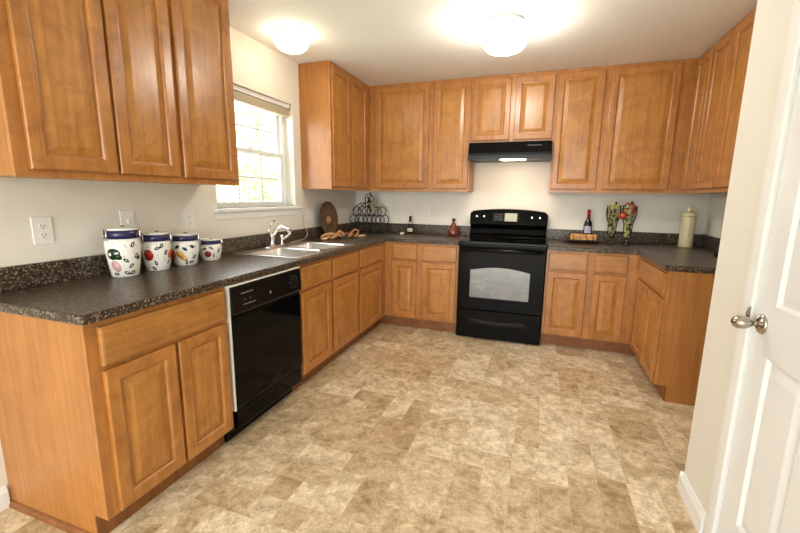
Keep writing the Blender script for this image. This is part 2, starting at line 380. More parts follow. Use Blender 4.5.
# ------------------------------------------------------------------ window over the sink
def window():
    root = structure('window_1', (-.08, (WY0+WY1)/2, WZ0))
    X0, X1 = -.145, -.085
    T = lambda p: (p[2], p[0], p[1])
    f = .040; a0, a1, b0, b1 = WY0+.0, WY1-.0, WZ0+.0, WZ1
    part('window_frame', MB().cells([a0, a0+f, a1-f, a1], [b0, b0+.014, b1-f, b1], lambda i, j: i == 1 and j == 1, X0, X1, T), 'white', root, .003)
    zm = 1.645
    def sash(name, z0, z1, x0, x1):
        y0, y1 = a0+f, a1-f; g = .028
        s_ = part(name, MB().cells([y0, y0+g, y1-g, y1], [z0, z0+g, z1-g, z1], lambda i, j: i == 1 and j == 1, x0, x1, T), 'white', root, .002)
        part('pane', MB().box((x0+x1)/2-.002, (x0+x1)/2+.002, y0+g, y1-g, z0+g, z1-g), 'pane', s_)
        mb = MB(); xc = (x0+x1)/2
        for k in (1, 2):
            yy = y0+g+(y1-y0-2*g)*k/3; mb.box(xc+.003, xc+.010, yy-.007, yy+.007, z0+g, z1-g)
        zz = (z0+z1)/2; mb.box(xc+.0035, xc+.0095, y0+g, y1-g, zz-.007, zz+.007)
        part('muntins', mb, 'white', s_)
    sash('lower_sash', b0+.014, zm+.02, -.118, -.09); sash('upper_sash', zm-.018, b1-f, -.143, -.119)
    part('sash_lock', MB().box(-.09, -.075, -1.72, -1.66, zm+.02, zm+.032), 'white', root, .003)
    part('window_sill', MB().box(-.084, .032, WY0-.035, WY1+.07, WZ0-.022, WZ0), 'white', root, .004)
    part('sill_apron', MB().box(0.0005, .009, WY0-.02, WY1+.05, WZ0-.075, WZ0-.022), 'casing', root, .003)
    mb = MB(); mb.box(-.084, -.078, WY0, WY0+.004, WZ0, WZ1)
window()
bl = thing('window_blind', 'raised beige slatted blind with pale headrail at the top of the sink window', 'blind', (-.05, -1.69, WZ1-.05))
part('headrail', MB().box(-.078, -.02, WY0+.006, WY1-.006, WZ1-.036, WZ1-.002), 'white', bl, .003)
mb = MB()
for k in range(9):
    z = WZ1-.042-.0055*k; mb.box(-.075, -.026, WY0+.012, WY1-.012, z-.0035, z)
part('slat_stack', mb, 'blind', bl); part('bottom_rail', MB().box(-.076, -.025, WY0+.012, WY1-.012, WZ1-.104, WZ1-.092), 'blind', bl, .002)
part('bracket', MB().box(-.080, -.018, WY1-.0059, WY1-.001, WZ1-.045, WZ1-.001), 'grey', bl)
# frame of the unseen patio opening, added to go with the rear fill light
struct('added_patio_frame', MB().cells([.35, .42, 1.42, 1.48, 2.48, 2.55], [0, .09, 2.08, 2.15], lambda i, j: i in (1, 3) and j == 1, .04, .10, lambda p: (p[0], YB-p[2], p[1])), 'white')

# ------------------------------------------------------------------ cabinets
BASE_B, BASE_T, TOE = .11, .876, .075
def base_cabinet(label, axis, u0, u1, ff0, ff1, doors, drawers, depth=.61, low=False, wall=0, body=None, group='base cabinets', toe=None):
    """u0..u1 body span, ff0..ff1 visible face frame span"""
    pl = {'+x': wall+depth, '-x': wall-depth, '-y': wall-depth}[axis]; T = facing(axis, pl)
    loc = T(((u0+u1)/2, 0, -.3)); r = thing('base_cabinet', label, 'cabinet', loc, group)
    b0, b1 = body or (u0, u1); t0, t1 = toe or (ff0, ff1)
    mb = MB().prism([(-depth+.001, .0), (-TOE, .0), (-TOE, BASE_B), (-.0195, BASE_B), (-.0195, .73 if low else BASE_T), (-depth+.001, .73 if low else BASE_T)], b0, b1, lambda p: T((p[2], p[1], p[0])))
    part('carcass', mb, 'side', r)
    us = [ff0]; opens = []
    part('face_frame', MB().box(ff0, ff1, BASE_B, BASE_T, -.0185, 0, T=T), 'wood', r)
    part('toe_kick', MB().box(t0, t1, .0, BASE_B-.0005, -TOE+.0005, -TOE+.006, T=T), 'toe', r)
    for a, b in drawers: drawer(r, T, a, b, .708, .854)
    for a, b in doors: raised_door(r, T, a, b, .122, .690)
    return r
G = .0006
c1 = base_cabinet('honey maple base cabinet left of the dishwasher, at the near end of the run', '+x', -3.41, -2.762, -3.41, -2.762, [(-3.368, -3.075), (-3.058, -2.778)], [(-3.368, -2.778)])
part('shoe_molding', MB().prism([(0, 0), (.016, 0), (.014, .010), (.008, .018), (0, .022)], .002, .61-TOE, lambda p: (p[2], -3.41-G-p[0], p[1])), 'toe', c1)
base_cabinet('honey maple sink base with two doors under the sink, right of the dishwasher', '+x', -2.140, -1.247, -2.140, -1.247, [(-2.118, -1.735), (-1.697, -1.268)], [(-2.118, -1.735), (-1.697, -1.268)], low=True)
cl_ = base_cabinet('narrow single door base cabinet filling the left inner corner, right of the sink base', '+x', -1.246, -.001, -1.246, -.611, [(-1.228, -.730)], [(-1.228, -.730)], body=(-1.246, -.001), toe=(-1.246, -.536))
base_cabinet('honey maple base cabinet between the left inner corner and the black range', '-y', .612, 1.354, .611, 1.354, [(.690, .945), (1.003, 1.335)], [(.690, .945), (1.003, 1.335)], toe=(.612, 1.354))
base_cabinet('honey maple base cabinet just right of the black range', '-y', 2.132, 2.843, 2.132, 2.844, [(2.150, 2.465), (2.515, 2.760)], [(2.150, 2.460), (2.515, 2.760)], toe=(2.132, 2.844))
cr_ = base_cabinet('honey maple base cabinet along the right wall with a tall bare end panel', '-x', -1.385, -.001, -1.385, -.611, [(-1.368, -1.045), (-1.028, -.715)], [(-1.368, -.700)], wall=XR, toe=(-1.385, -.536))
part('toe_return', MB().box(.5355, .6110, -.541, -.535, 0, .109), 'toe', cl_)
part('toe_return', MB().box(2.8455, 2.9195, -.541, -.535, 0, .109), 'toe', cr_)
# corner filler strips belong to the corner cabinets' face frames

UD = .305
def wall_cabinet(label, axis, u0, u1, ff0, ff1, doors, z0=1.372, z1=H-.002, wall=0, dz=(.030, .030)):
    pl = {'+x': wall+UD, '-x': wall-UD, '-y': wall-UD}[axis]; T = facing(axis, pl)
    r = thing('wall_cabinet', label, 'cabinet', T(((u0+u1)/2, z0, -.15)), 'wall cabinets')
    part('carcass', MB().box(u0, u1, z0+.004, z1, -UD+.001, -.0195, T=T), 'side', r)
    part('face_frame', MB().box(ff0, ff1, z0, z1, -.0190, 0, T=T), 'wood', r)
    for a, b in doors: raised_door(r, T, a, b, z0+dz[0], z1-dz[1])
    return r
wall_cabinet('two door maple wall cabinet nearest the camera on the left wall', '+x', -3.375, -2.686, -3.375, -2.686, [(-3.332, -3.018), (-3.004, -2.699)])
wall_cabinet('single door maple wall cabinet on the left wall, ending beside the window', '+x', -2.685, -2.272, -2.685, -2.272, [(-2.673, -2.292)])
wall_cabinet('maple wall cabinet with bare end panel just right of the window', '+x', -1.125, -.001, -1.125, -.306, [(-1.105, -.770), (-.745, -.400)])
wall_cabinet('maple wall cabinet with wide and narrow doors left of the range hood', '-y', .306, 1.365, .306, 1.365, [(.376, .950), (1.000, 1.356)])
wall_cabinet('short two door maple cabinet directly above the range hood', '-y', 1.366, 2.111, 1.366, 2.111, [(1.378, 1.725), (1.765, 2.100)], z0=1.825, dz=(.025, .03))
wall_cabinet('maple wall cabinet with narrow and wide doors right of the range hood', '-y', 2.112, 3.148, 2.112, 3.149, [(2.122, 2.495), (2.545, 3.045)])
wall_cabinet('maple wall cabinet high on the right wall, partly behind the pantry wall', '-x', -1.40, -.001, -1.40, -.306, [(-.640, -.360), (-.995, -.665), (-1.375, -1.012)], wall=XR)

# ------------------------------------------------------------------ worktops
CT0, CT1 = BASE_T+.001, .914
def worktop(label, us, vs, skip, splashes):
    mb = MB().cells(us, vs, skip, CT0, CT1, ID)
    o = part('worktop', mb, 'counter', None, .006, origin=((us[0]+us[-1])/2, (vs[0]+vs[-1])/2, CT0)); tag(o, label, 'worktop')
    for b in splashes: part('backsplash', MB().box(*b), 'counter', o, .003)
    return o
SX0, SX1, SY0, SY1 = .075, .555, -2.085, -1.295
worktop('dark speckled laminate worktop wrapping the left corner and holding the sink', [.001, SX0, SX1, .635, 1.354], [-3.425, SY0, SY1, -.635, -.001],
        lambda i, j: (i == 3 and j < 3) or (i == 1 and j == 1),
        [(.001, .020, -3.425, -.0215, CT1, 1.016), (.001, 1.354, -.021, -.001, CT1, 1.016)])
worktop('dark speckled laminate worktop wrapping the right corner beside the range', [2.132, XR-.635, XR-.001], [-1.398, -.635, -.001],
        lambda i, j: i == 0 and j == 0,
        [(2.132, XR-.001, -.021, -.001, CT1, 1.016), (XR-.020, XR-.001, -1.398, -.0215, CT1, 1.016)])

# ------------------------------------------------------------------ sink and tap
sk = thing('sink', 'double bowl stainless steel drop-in sink set in the left worktop', 'sink', (.32, -1.69, CT1))
def sink():
    x0, x1, y0, y1 = .062, .600, -2.110, -1.270; zt = CT1+.006
    bowls = [(.165, .545, -2.070, -1.712), (.165, .545, -1.668, -1.310)]
    us = [x0, .165, .545, x1]; vs = [y0, -2.070, -1.712, -1.668, -1.310, y1]
    part('rim', MB().cells(us, vs, lambda i, j: i == 1 and j in (1, 3), CT1+.0005, zt, ID), 'steel', sk, .003)
    for a, b, c, d in bowls:
        def rr(ins, z, rad):
            P = []; X0, X1, Y0, Y1 = a+ins, b-ins, c+ins, d-ins
            for cx, cy, s in ((X1-rad, Y1-rad, 0), (X0+rad, Y1-rad, 1), (X0+rad, Y0+rad, 2), (X1-rad, Y0+rad, 3)):
                for k in range(5):
                    t = PI/2*(s+k/4); P.append((cx+rad*math.cos(t), cy+rad*math.sin(t), z))
            return P
        mb = MB().loops([rr(-.002, zt+.0003, .004), rr(.002, zt-.001, .03), rr(.006, zt-.012, .045), rr(.012, CT1-.13, .05), rr(.03, CT1-.155, .05), rr(.06, CT1-.160, .06)], 0, cap1=True, smooth=True)
        bo = part('bowl', mb, 'steel', sk)
        part('drain', MB().lathe([(.042, CT1-.1585), (.040, CT1-.1565), (.028, CT1-.158), (.010, CT1-.159)], ((a+b)/2, (c+d)/2, 0), 24), 'chrome', bo)
sink()
fa = thing('faucet', 'chrome single lever kitchen tap at the back of the sink', 'tap', (.11, -1.69, CT1+.006))
Z = CT1+.0065
part('deck_plate', MB().lathe([(.030, Z), (.030, Z+.006), (.024, Z+.010)], (.11, -1.69, 0), 24, sy=4.0), 'chrome', fa)
part('tap_body', MB().lathe([(.024, Z+.010), (.020, Z+.03), (.018, Z+.075), (.021, Z+.085), (.015, Z+.10)], (.11, -1.72, 0), 24), 'chrome', fa)
part('spout', MB().tube([(.11, -1.72, Z+.05), (.125, -1.712, Z+.10), (.15, -1.700, Z+.145), (.18, -1.685, Z+.160), (.215, -1.67, Z+.145), (.235, -1.66, Z+.110)], [.011, .0115, .013, .015, .017, .017], 14), 'chrome', fa)
part('lever', MB().tube([(.11, -1.72, Z+.090), (.095, -1.74, Z+.13), (.095, -1.72, Z+.165), (.11, -1.68, Z+.205)], [.012, .010, .009, .007], 10), 'chrome', fa)
part('side_sprayer', MB().lathe([(.018, Z), (.016, Z+.02), (.013, Z+.03), (.011, Z+.055), (.016, Z+.075), (.012, Z+.085)], (.11, -1.60, 0), 20).tube([(.11, -1.60, Z+.04), (.14, -1.57, Z+.075), (.16, -1.555, Z+.095)], [.009, .009, .010], 10), 'chrome', fa)
o = part('drooping_cord', MB().tube([(.012, -1.13, 1.14), (.026, -1.15, 1.05), (.040, -1.125, 1.00), (.050, -1.13, .96), (.055, -1.18, .932), (.062, -1.30, .9245), (.072, -1.44, .9245)], .0032, 8), 'cord', None, origin=(.05, -1.3, .92))
tag(o, 'thin pale cord drooping down the backsplash to the right end of the sink', 'cord')

# ------------------------------------------------------------------ dishwasher
dw = thing('dishwasher', 'black built-in dishwasher in the left run under the worktop', 'dishwasher', (.3, -2.45, 0))
D0, D1 = -2.757, -2.145
part('tub', MB().box(.03, .585, D0+.004, D1-.004, .10, .872), 'blackm', dw)
part('side_trim', MB().box(.586, .624, D0, D0+.011, .20, .8735).box(.586, .632, D0+.011, D1, .8645, .8735), 'outlet', dw)
part('door_panel', MB().prism([(.5855, .205), (.626, .205), (.630, .215), (.631, .46), (.630, .700), (.622, .712), (.5855, .712)], D0+.014, D1-.004, lambda p: (p[0], p[2], p[1])), 'black', dw)
cp = part('control_panel', MB().prism([(.5855, .716), (.634, .716), (.642, .728), (.640, .800), (.632, .855), (.624, .862), (.5855, .862)], D0+.014, D1-.004, lambda p: (p[0], p[2], p[1])), 'blackp', dw)
part('door_latch', MB().box(.634, .6365, -2.50, -2.39, .846, .851), 'blackm', cp)
mb = MB().box(.6395, .6400+.0012, -2.682, -2.592, .817, .8225)
mb.v = [(.6375+(v[0]-.6395)*1, v[1], v[2]) for v in mb.v]
part('brand_marking', mb, 'grey', cp)
mb = MB()
mb.box(.6404, .6418, -2.672, -2.577, .757, .762); part('button_strip', mb, 'grey', cp)
for k in range(2): part('indicator_mark', MB().box(.6404, .6418, -2.665+.04*k, -2.652+.04*k, .783, .786), 'grey', cp)
part('round_emblem', MB().lathe([(.008, 0), (.008, .0015)], (.6402, -2.452, .776), 16, T=Matrix.Rotation(PI/2, 4, 'Y'), smooth=False), 'steel', cp)
part('cycle_dial', MB().lathe([(.030, 0), (.028, .008), (.020, .012)], (.640, -2.225, .790), 28, T=Matrix.Rotation(PI/2, 4, 'Y')), 'blackp', cp)
mb = MB()
for k in range(10):
    t = 2*PI*k/10; mb.box(.6400, .6414, -2.225+.038*math.cos(t)-.004, -2.225+.038*math.cos(t)+.004, .790+.038*math.sin(t)-.0015, .790+.038*math.sin(t)+.0015)
part('dial_markings', mb, 'grey', cp)
part('lower_panel', MB().prism([(.5855, .092), (.620, .092), (.624, .098), (.624, .198), (.618, .202), (.5855, .202)], D0+.014, D1-.004, lambda p: (p[0], p[2], p[1])), 'black', dw)
part('toe_plate', MB().box(.50, .545, D0+.004, D1-.004, 0.001, .0999), 'blackm', dw)

# ------------------------------------------------------------------ range
R0, R1 = 1.360, 2.126; RC = (R0+R1)/2
rg = thing('range', 'freestanding black electric range with smooth glass top', 'stove', (RC, -.33, 0))
part('range_body', MB().box(R0, R1, -.620, -.02, .012, .900), 'blackm', rg, .003)
for x in (R0+.05, R1-.05):
    for y in (-.57, -.08): part('foot', MB().lathe([(.018, 0), (.018, .012)], (x, y, 0), 12), 'blackp', rg)
ct = part('cooktop', MB().box(R0-.003, R1+.003, -.655, -.115, .901, .922), 'ctop', rg, .006, seg=3)
for x, y, r_ in ((RC-.19, -.50, .105), (RC+.19, -.50, .085), (RC-.19, -.26, .080), (RC+.19, -.26, .105)):
    part('burner_ring', MB().lathe([(r_, .9222), (r_, .9226), (r_-.004, .9226), (r_-.004, .9222)], (x, y, 0), 48), 'burner', ct)
def backguard():
    n = 24; pts = []
    zb = lambda x: 1.052
    zt = lambda x: 1.178 + .028*(1-((x-RC)/(.5*(R1-R0)))**2)
    xs = [R0+.002+(R1-R0-.004)*i/n for i in range(n+1)]
    poly = [(x, 1.045) for x in xs] + [(x, zt(x) - (.02 if i in (0, n) else 0)) for i, x in reversed(list(enumerate(xs)))]
    def T(p):
        x, z, w_ = p; lean = (z-1.045)*.18
        return (x, -.022-w_+lean*0 if w_ == 0 else -.022-w_+lean, z)
    part('control_console', MB().prism(poly, 0, .095, T), 'black', rg, .006, seg=3)
    part('backguard', MB().prism([(-.02, .9225), (-.105, .9225), (-.075, .955), (-.065, 1.0), (-.075, 1.044), (-.02, 1.044)], R0+.004, R1-.004, lambda p: (p[2], p[0], p[1])), 'black', rg, .003)
    yf = lambda z: -.117+(z-1.045)*.18
    Rk = Matrix.Rotation(PI/2, 4, 'X')
    for x in (R0+.075, R0+.150, R1-.150, R1-.075):
        z = 1.125; k = part('control_knob', MB().lathe([(.024, -.001), (.024, .006), (.020, .010), (.018, .022), (.014, .024)], (x, yf(z), z), 24, T=Rk), 'blackp', rg)
        part('knob_grip', MB().box(x-.0035, x+.0035, yf(z)-.030, yf(z)-.020, z-.016, z+.016), 'blackm', k, .001)
        part('indicator', MB().lathe([(.005, .0), (.005, .0015)], (x, yf(z)-.0295, z+.004), 10, T=Rk), 'chrome', k)
    def yT(x0, x1, z0, z1, t=.0015):
        mb = MB(); mb.loops([[(x0, yf(z0)-t, z0), (x1, yf(z0)-t, z0), (x1, yf(z1)-t, z1), (x0, yf(z1)-t, z1)], [(x0, yf(z0)+.002, z0), (x1, yf(z0)+.002, z0), (x1, yf(z1)+.002, z1), (x0, yf(z1)+.002, z1)]], 0, cap0=True, cap1=True); return mb
    dp = part('display_panel', yT(RC-.145, RC+.11, 1.082, 1.166), 'blackp', rg)
    part('display', yT(RC-.030, RC+.090, 1.084, 1.164, .003), 'display', dp)
    mb = MB()
    for i in range(3):
        for j in range(3):
            a = yT(RC-.130+.027*i, RC-.112+.027*i, 1.095+.024*j, 1.108+.024*j, .0028); b = len(mb.v); mb.v += a.v
            for f_ in a.f: mb.face([q+b for q in f_])
    part('keypad', mb, 'burner', dp)
backguard()
od = thing  # (keeps the names readable below)
def oven_door():
    y0, y1 = -.622, -.665; n = 14
    zt, zb = .888, .290; wx0, wx1 = R0+.118, R1-.122; wz0, wz1 = .405, .690
    arch = [(wx0, wz0)] + [(wx1, wz0)] + [(wx1-(wx1-wx0)*i/n, wz1-.028+.033*math.sin(PI*i/n)) for i in range(n+1)]
    outer = [(R0+.004, zb), (R1-.004, zb)]
    for i in range(n+1): outer.append((R1-.004-(R1-R0-.008)*i/n, zt))
    T = lambda p: (p[0], p[2], p[1])
    mb = MB().loops([[T((*p, y0)) for p in outer], [T((*p, y1+.004)) for p in outer], [T((p[0]*.99+RC*.01, p[1]*.99+.589*.01, y1)) for p in outer],
                     [T((*p, y1)) for p in arch], [T((*p, y1+.030)) for p in arch]], 0)
    d = part('oven_door', mb, 'black', rg)
    part('oven_window', MB().prism(arch, y1+.002, y1+.006, T), 'oven', d)
    part('oven_lining', MB().box(wx0-.02, wx1+.02, -.6345, -.6225, wz0-.02, wz1+.03), 'lining', d)
    part('oven_rack', MB().tube([(wx0+.01, y1+.016, .572), (wx1-.01, y1+.016, .572)], .0035, 8), 'chrome', d)
    part('oven_handle', MB().tube([(R0+.03, -.664, .850), (R0+.035, -.700, .853), (R0+.10, -.712, .855), (RC, -.717, .857), (R1-.10, -.712, .855), (R1-.035, -.700, .853), (R1-.03, -.664, .850)], .014, 14), 'black', d)
oven_door()
sd = part('storage_drawer', MB().prism([(R0+.004, .014), (R1-.004, .014), (R1-.004, .282), (R0+.004, .282)], -.622, -.660, lambda p: (p[0], p[2], p[1])), 'black', rg, .005)
part('drawer_handle', MB().prism([(R0+.13, .225), (R0+.145, .205), (RC, .188), (R1-.145, .205), (R1-.13, .225), (R1-.14, .165), (RC, .148), (R0+.14, .165)], -.6605, -.672, lambda p: (p[0], p[2], p[1])), 'blackp', sd, .004)

# ------------------------------------------------------------------ range hood
hd = thing('range_hood', 'slim black under-cabinet range hood with its light on', 'range hood', (1.74, -.25, 1.67))
HX0, HX1 = 1.374, 2.104
hb = part('hood_shell', MB().prism([(-.001, 1.672), (-.43, 1.672), (-.455, 1.690), (-.455, 1.722), (-.400, 1.8235), (-.001, 1.8235)], HX0, HX1, lambda p: (p[2], p[0], p[1])), 'hoodblack', hd, .004)
part('front_lip', MB().box(HX0+.001, HX1-.001, -.460, -.4555, 1.664, 1.700), 'blackp', hd)
part('light_lens', MB().box(1.675, 1.885, -.448, -.32, 1.6625, 1.6715), 'hoodlamp', hd, .003)
for x in (1.660, 1.8855): part('lens_end', MB().box(x, x+.0145, -.450, -.32, 1.6605, 1.6715), 'chrome', hd)
part('switch_panel', MB().box(1.90, 2.02, -.4270, -.4180, 1.780, 1.788), 'burner', hd)

# ------------------------------------------------------------------ ceiling lights
L1 = thing('ceiling_light', 'large round frosted ceiling light glowing in the middle of the ceiling', 'ceiling light', (1.76, -1.45, H))
part('lamp_base', MB().lathe([(.11, 0), (.11, -.02), (.124, -.028)], (1.76, -1.45, H-.001), 48), 'white', L1)
part('glass_diffuser', MB().lathe([(.124, -.028), (.131, -.045), (.134, -.11), (.128, -.150), (.108, -.172), (.07, -.182), (.03, -.185), (.004, -.1855)], (1.76, -1.45, H-.001), 48), 'lamp', L1)
L2 = thing('ceiling_light', 'small round white ceiling light above the sink beside the left wall', 'ceiling light', (.33, -1.70, H))
part('lamp_base', MB().lathe([(.105, 0), (.105, -.025), (.100, -.032)], (.33, -1.70, H-.001), 40), 'white', L2)
part('glass_diffuser', MB().lathe([(.098, -.032), (.112, -.045), (.115, -.065), (.105, -.088), (.08, -.108), (.045, -.120), (.004, -.124)], (.33, -1.70, H-.001), 40), 'globe', L2)

# ------------------------------------------------------------------ outlets
def outlet(T, u, z, label, kind='duplex', w_=.078):
    r = thing('outlet', label, 'outlet', T((u, z, 0)), 'wall outlets and plates')
    part('cover_plate', MB().box(u-w_/2, u+w_/2, z-.060, z+.060, 0.0005, .006, T=T), 'outlet', r, .0025)
    if kind == 'duplex':
        for dz in (-.020, .020):
            a = part('receptacle', MB().prism([(u+.016*math.cos(t*PI/8), z+dz+.0145*math.sin(t*PI/8)) for t in range(16)], .0055, .0078, T), 'outlet', r)
            mb = MB().box(u-.0075, u-.0050, z+dz-.002, z+dz+.008, .0070, .0083, T=T).box(u+.0050, u+.0075, z+dz-.002, z+dz+.008, .0070, .0083, T=T)
            mb.box(u-.003, u+.003, z+dz-.0105, z+dz-.006, .0070, .0083, T=T); part('slots', mb, 'slot', a)
    else:
        part('toggle', MB().box(u-.004, u+.004, z-.008, z+.010, .0055, .014, T=T), 'outlet', r, .001)
TL = facing('+x', 0)
outlet(TL, -3.155, 1.152, 'white wall outlet at the left edge of the photo above the near worktop')
outlet(TL, -2.770, 1.170, 'pale switch plate on the wall above the tallest canister', 'switch')
outlet(TL, -2.380, 1.158, 'white wall outlet above the canisters, left of the window sill')
outlet(TL, -1.010, 1.145, 'white double plate on the left wall between the window and wooden plate', 'duplex', .11)
outlet(facing('-y', 0), .865, 1.163, 'white wall outlet on the back wall between the dark and red bottles')

# ------------------------------------------------------------------ canisters
def canister(cx, cy, R, Ht, fruit, label, band, seed):
    z0 = CT1+.0005; r = thing('canister', label, 'canister', (cx, cy, z0), 'set of fruit painted canisters')
    rnd = random.Random(seed)
    bh = Ht*.755
    prof = [(R*.74, 0), (R*.80, .004), (R*.90, bh*.3), (R*1.0, bh*.62), (R*1.04, bh*.84), (R*.99, bh*.95), (R*.92, bh)]
    def rad(z):
        for (a, za), (b, zb) in zip(prof, prof[1:]):
            if za <= z <= zb: return a+(b-a)*(z-za)/(zb-za+1e-9)
        return R
    mb = MB().lathe(prof, (cx, cy, z0), 40, 0)
    view = math.atan2(CAM.y-cy, CAM.x-cx)
    def decal(th, z, w_, h_, rot, mi, n=12, leaf=False):
        c = None; P = []
        for k in range(n):
            t = 2*PI*k/n; a = w_*math.cos(t); b = h_*math.sin(t)*(abs(math.sin(t))**.6 if leaf else 1)
            du = a*math.cos(rot)-b*math.sin(rot); dv = a*math.sin(rot)+b*math.cos(rot)
            P.append((du, dv))
        def S(du, dv, off):
            zz = min(max(z+dv, .004), bh*.93); rr = rad(zz)+off; tt = th+du/R
            return (cx+rr*math.cos(tt), cy+rr*math.sin(tt), z0+zz)
        b0 = len(mb.v); off = .0009+.0004*(mi == 0)+.0003*rnd.random()
        mb.v.append(S(0, 0, off+.0003)); mb.v += [S(p[0], p[1], off) for p in P]; mb.v += [S(p[0], p[1], -.001) for p in P]
        for k in range(n):
            j = (k+1) % n; mb.face([b0, b0+1+k, b0+1+j], mi, True); mb.face([b0+1+k, b0+1+n+k, b0+1+n+j, b0+1+j], mi, True)
    s = R/.085
    fr = {'pink': 5, 'red': 3, 'yellow': 4, 'plum': 2}[fruit]
    if fruit == 'pink':
        decal(view-.62, bh*.62, .032, .028, .3, 1); decal(view-.35, bh*.55, .020, .014, -.6, 1, leaf=True); decal(view-.55, bh*.30, .022, .030, .5, 5)
        decal(view+.95, bh*.50, .010, .012, 0, 1)
    elif fruit == 'red': decal(view-.62, bh*.55, .026, .030, 0, 3); decal(view+1.1, bh*.55, .020, .026, 0, 6)
    elif fruit == 'yellow': decal(view-.30, bh*.40, .038, .016, -.7, 4); decal(view-.42, bh*.48, .020, .017, 0, 4); decal(view-1.05, bh*.5, .022, .03, 0, 6)
    else: decal(view-.25, bh*.42, .021, .019, 0, 2)
    spots = [(.55, .85, 1.0), (.10, .45, -.7), (.42, .30, .7), (.12, .12, -.4), (.50, .12, .5), (-.62, .10, 0), (.80, .55, 1.2)] if fruit == 'pink' else \
            [(.05, .78, .3), (.32, .86, 1.2), (.62, .62, 1.3), (-.12, .28, 1.9), (-.30, .10, 2.4), (.95, .3, .8)] if fruit == 'red' else \
            [(-.55, .78, .7), (-.02, .70, -.7), (.50, .78, -.4), (.70, .35, .8), (.05, .15, 1.5), (.45, .15, .2)] if fruit == 'yellow' else \
            [(-.55, .75, .3), (.05, .80, -.6), (.75, .62, 1.4), (.25, .30, 1.5)]
    for dth, f, rot in spots:
        decal(view+dth, bh*f, .018*s, .0095*s, rot, 1, leaf=True)
        if fruit != 'yellow' or f < .5: decal(view+dth, bh*f, .0085*s, .0026*s, rot, 0, n=8)
    for k in range(14): decal(view+rnd.uniform(-.9, .9), bh*rnd.uniform(.08, .9), .0022, .0022, 0, 1, n=6)
    part('jar', mb, ['ceramic', 'leafd', 'pink', 'red', 'yellow', 'pale_pink', 'orange'], r, recalc=False)
    zb = bh; b2 = Ht*.155
    part('blue_band', MB().lathe([(R*.90, zb+.0005), (R*.97, zb+.002), (R*.985, zb+b2*.5), (R*.97, zb+b2), (R*.93, zb+b2+.001)], (cx, cy, z0), 40), 'navy', r)
    lid = part('lid', MB().lathe([(R*.93, zb+b2+.0015), (R*.99, zb+b2+.004), (R*.99, zb+b2+.010), (R*.88, zb+b2+Ht*.05), (R*.6, Ht-.006), (R*.2, Ht-.001), (.002, Ht)], (cx, cy, z0), 40), 'ceramic', r)
    part('lid_leaf', MB().ball((cx+R*.25, cy-R*.1, z0+Ht-.004), .016*s, 0, 10, sy=.6, sz=.45), 'leafd', lid)
    a = view-1.02; d = Vector((math.cos(a), math.sin(a), 0)); t = Vector((-d.y, d.x, 0)); p0 = Vector((cx, cy, z0))
    w1 = [p0+d*(R*q)+t*o+Vector((0, 0, z)) for q, o, z in ((1.0, -.010, zb-.008), (1.07, -.010, zb+b2*.4), (1.02, -.009, zb+b2+.010), (1.02, .009, zb+b2+.010), (1.07, .010, zb+b2*.4), (1.0, .010, zb-.008))]
    part('wire_clamp', MB().tube(w1, .003, 8), 'chrome', r)
    a = view+1.35; d = Vector((math.cos(a), math.sin(a), 0))
    part('wire_hinge', MB().tube([p0+d*(R*q)+Vector((0, 0, z)) for q, z in ((1.0, zb-.012), (1.06, zb+b2*.3), (1.05, zb+b2*.8), (1.0, zb+b2+.008))], .004, 8), 'chrome', r)
    return r
canister(.125, -2.897, .073, .248, 'pink', 'tallest canister, painted with a big dark green leaf', 0, 1)
canister(.125, -2.717, .069, .208, 'red', 'second tallest canister, painted with a red apple at its left', 0, 2)
canister(.125, -2.537, .073, .186, 'yellow', 'canister painted with a yellow pear, third in the row', 0, 3)
canister(.125, -2.350, .066, .134, 'plum', 'smallest canister, painted with a plum coloured fruit', 0, 4)

# ------------------------------------------------------------------ left corner decorations
pl = thing('decorative_plate', 'round brown wooden plate leaning upright against the left backsplash', 'plate', (.07, -.785, CT1))
a = math.radians(6); Rp = Matrix.Rotation(PI/2-a, 4, 'Y')
pc = Vector((.063, -.785, CT1+.1725))
o = part('plate_disc', MB().lathe([(.09, .0), (.150, .006), (.172, .016), (.172, .022), (.150, .014), (.09, .009), (.004, .008)], pc-Vector((.0, 0, 0)), 48, T=Rp), 'plate', pl)
part('plate_rim', MB().tube([pc+Rp@Vector((.170*math.cos(2*PI*i/48), .170*math.sin(2*PI*i/48), .019)) for i in range(48)], .0045, 8, closed=True), 'tray', pl)
mb = MB()
for k in range(5):
    q = Rp@Vector((.02*math.cos(k*1.257)+.005, .028*math.sin(k*1.257), .010)); mb.ball(pc+q+Vector((.003, 0, 0)), .020, 0, 10, sx=.3)
part('painted_flower', mb, 'tan', pl)

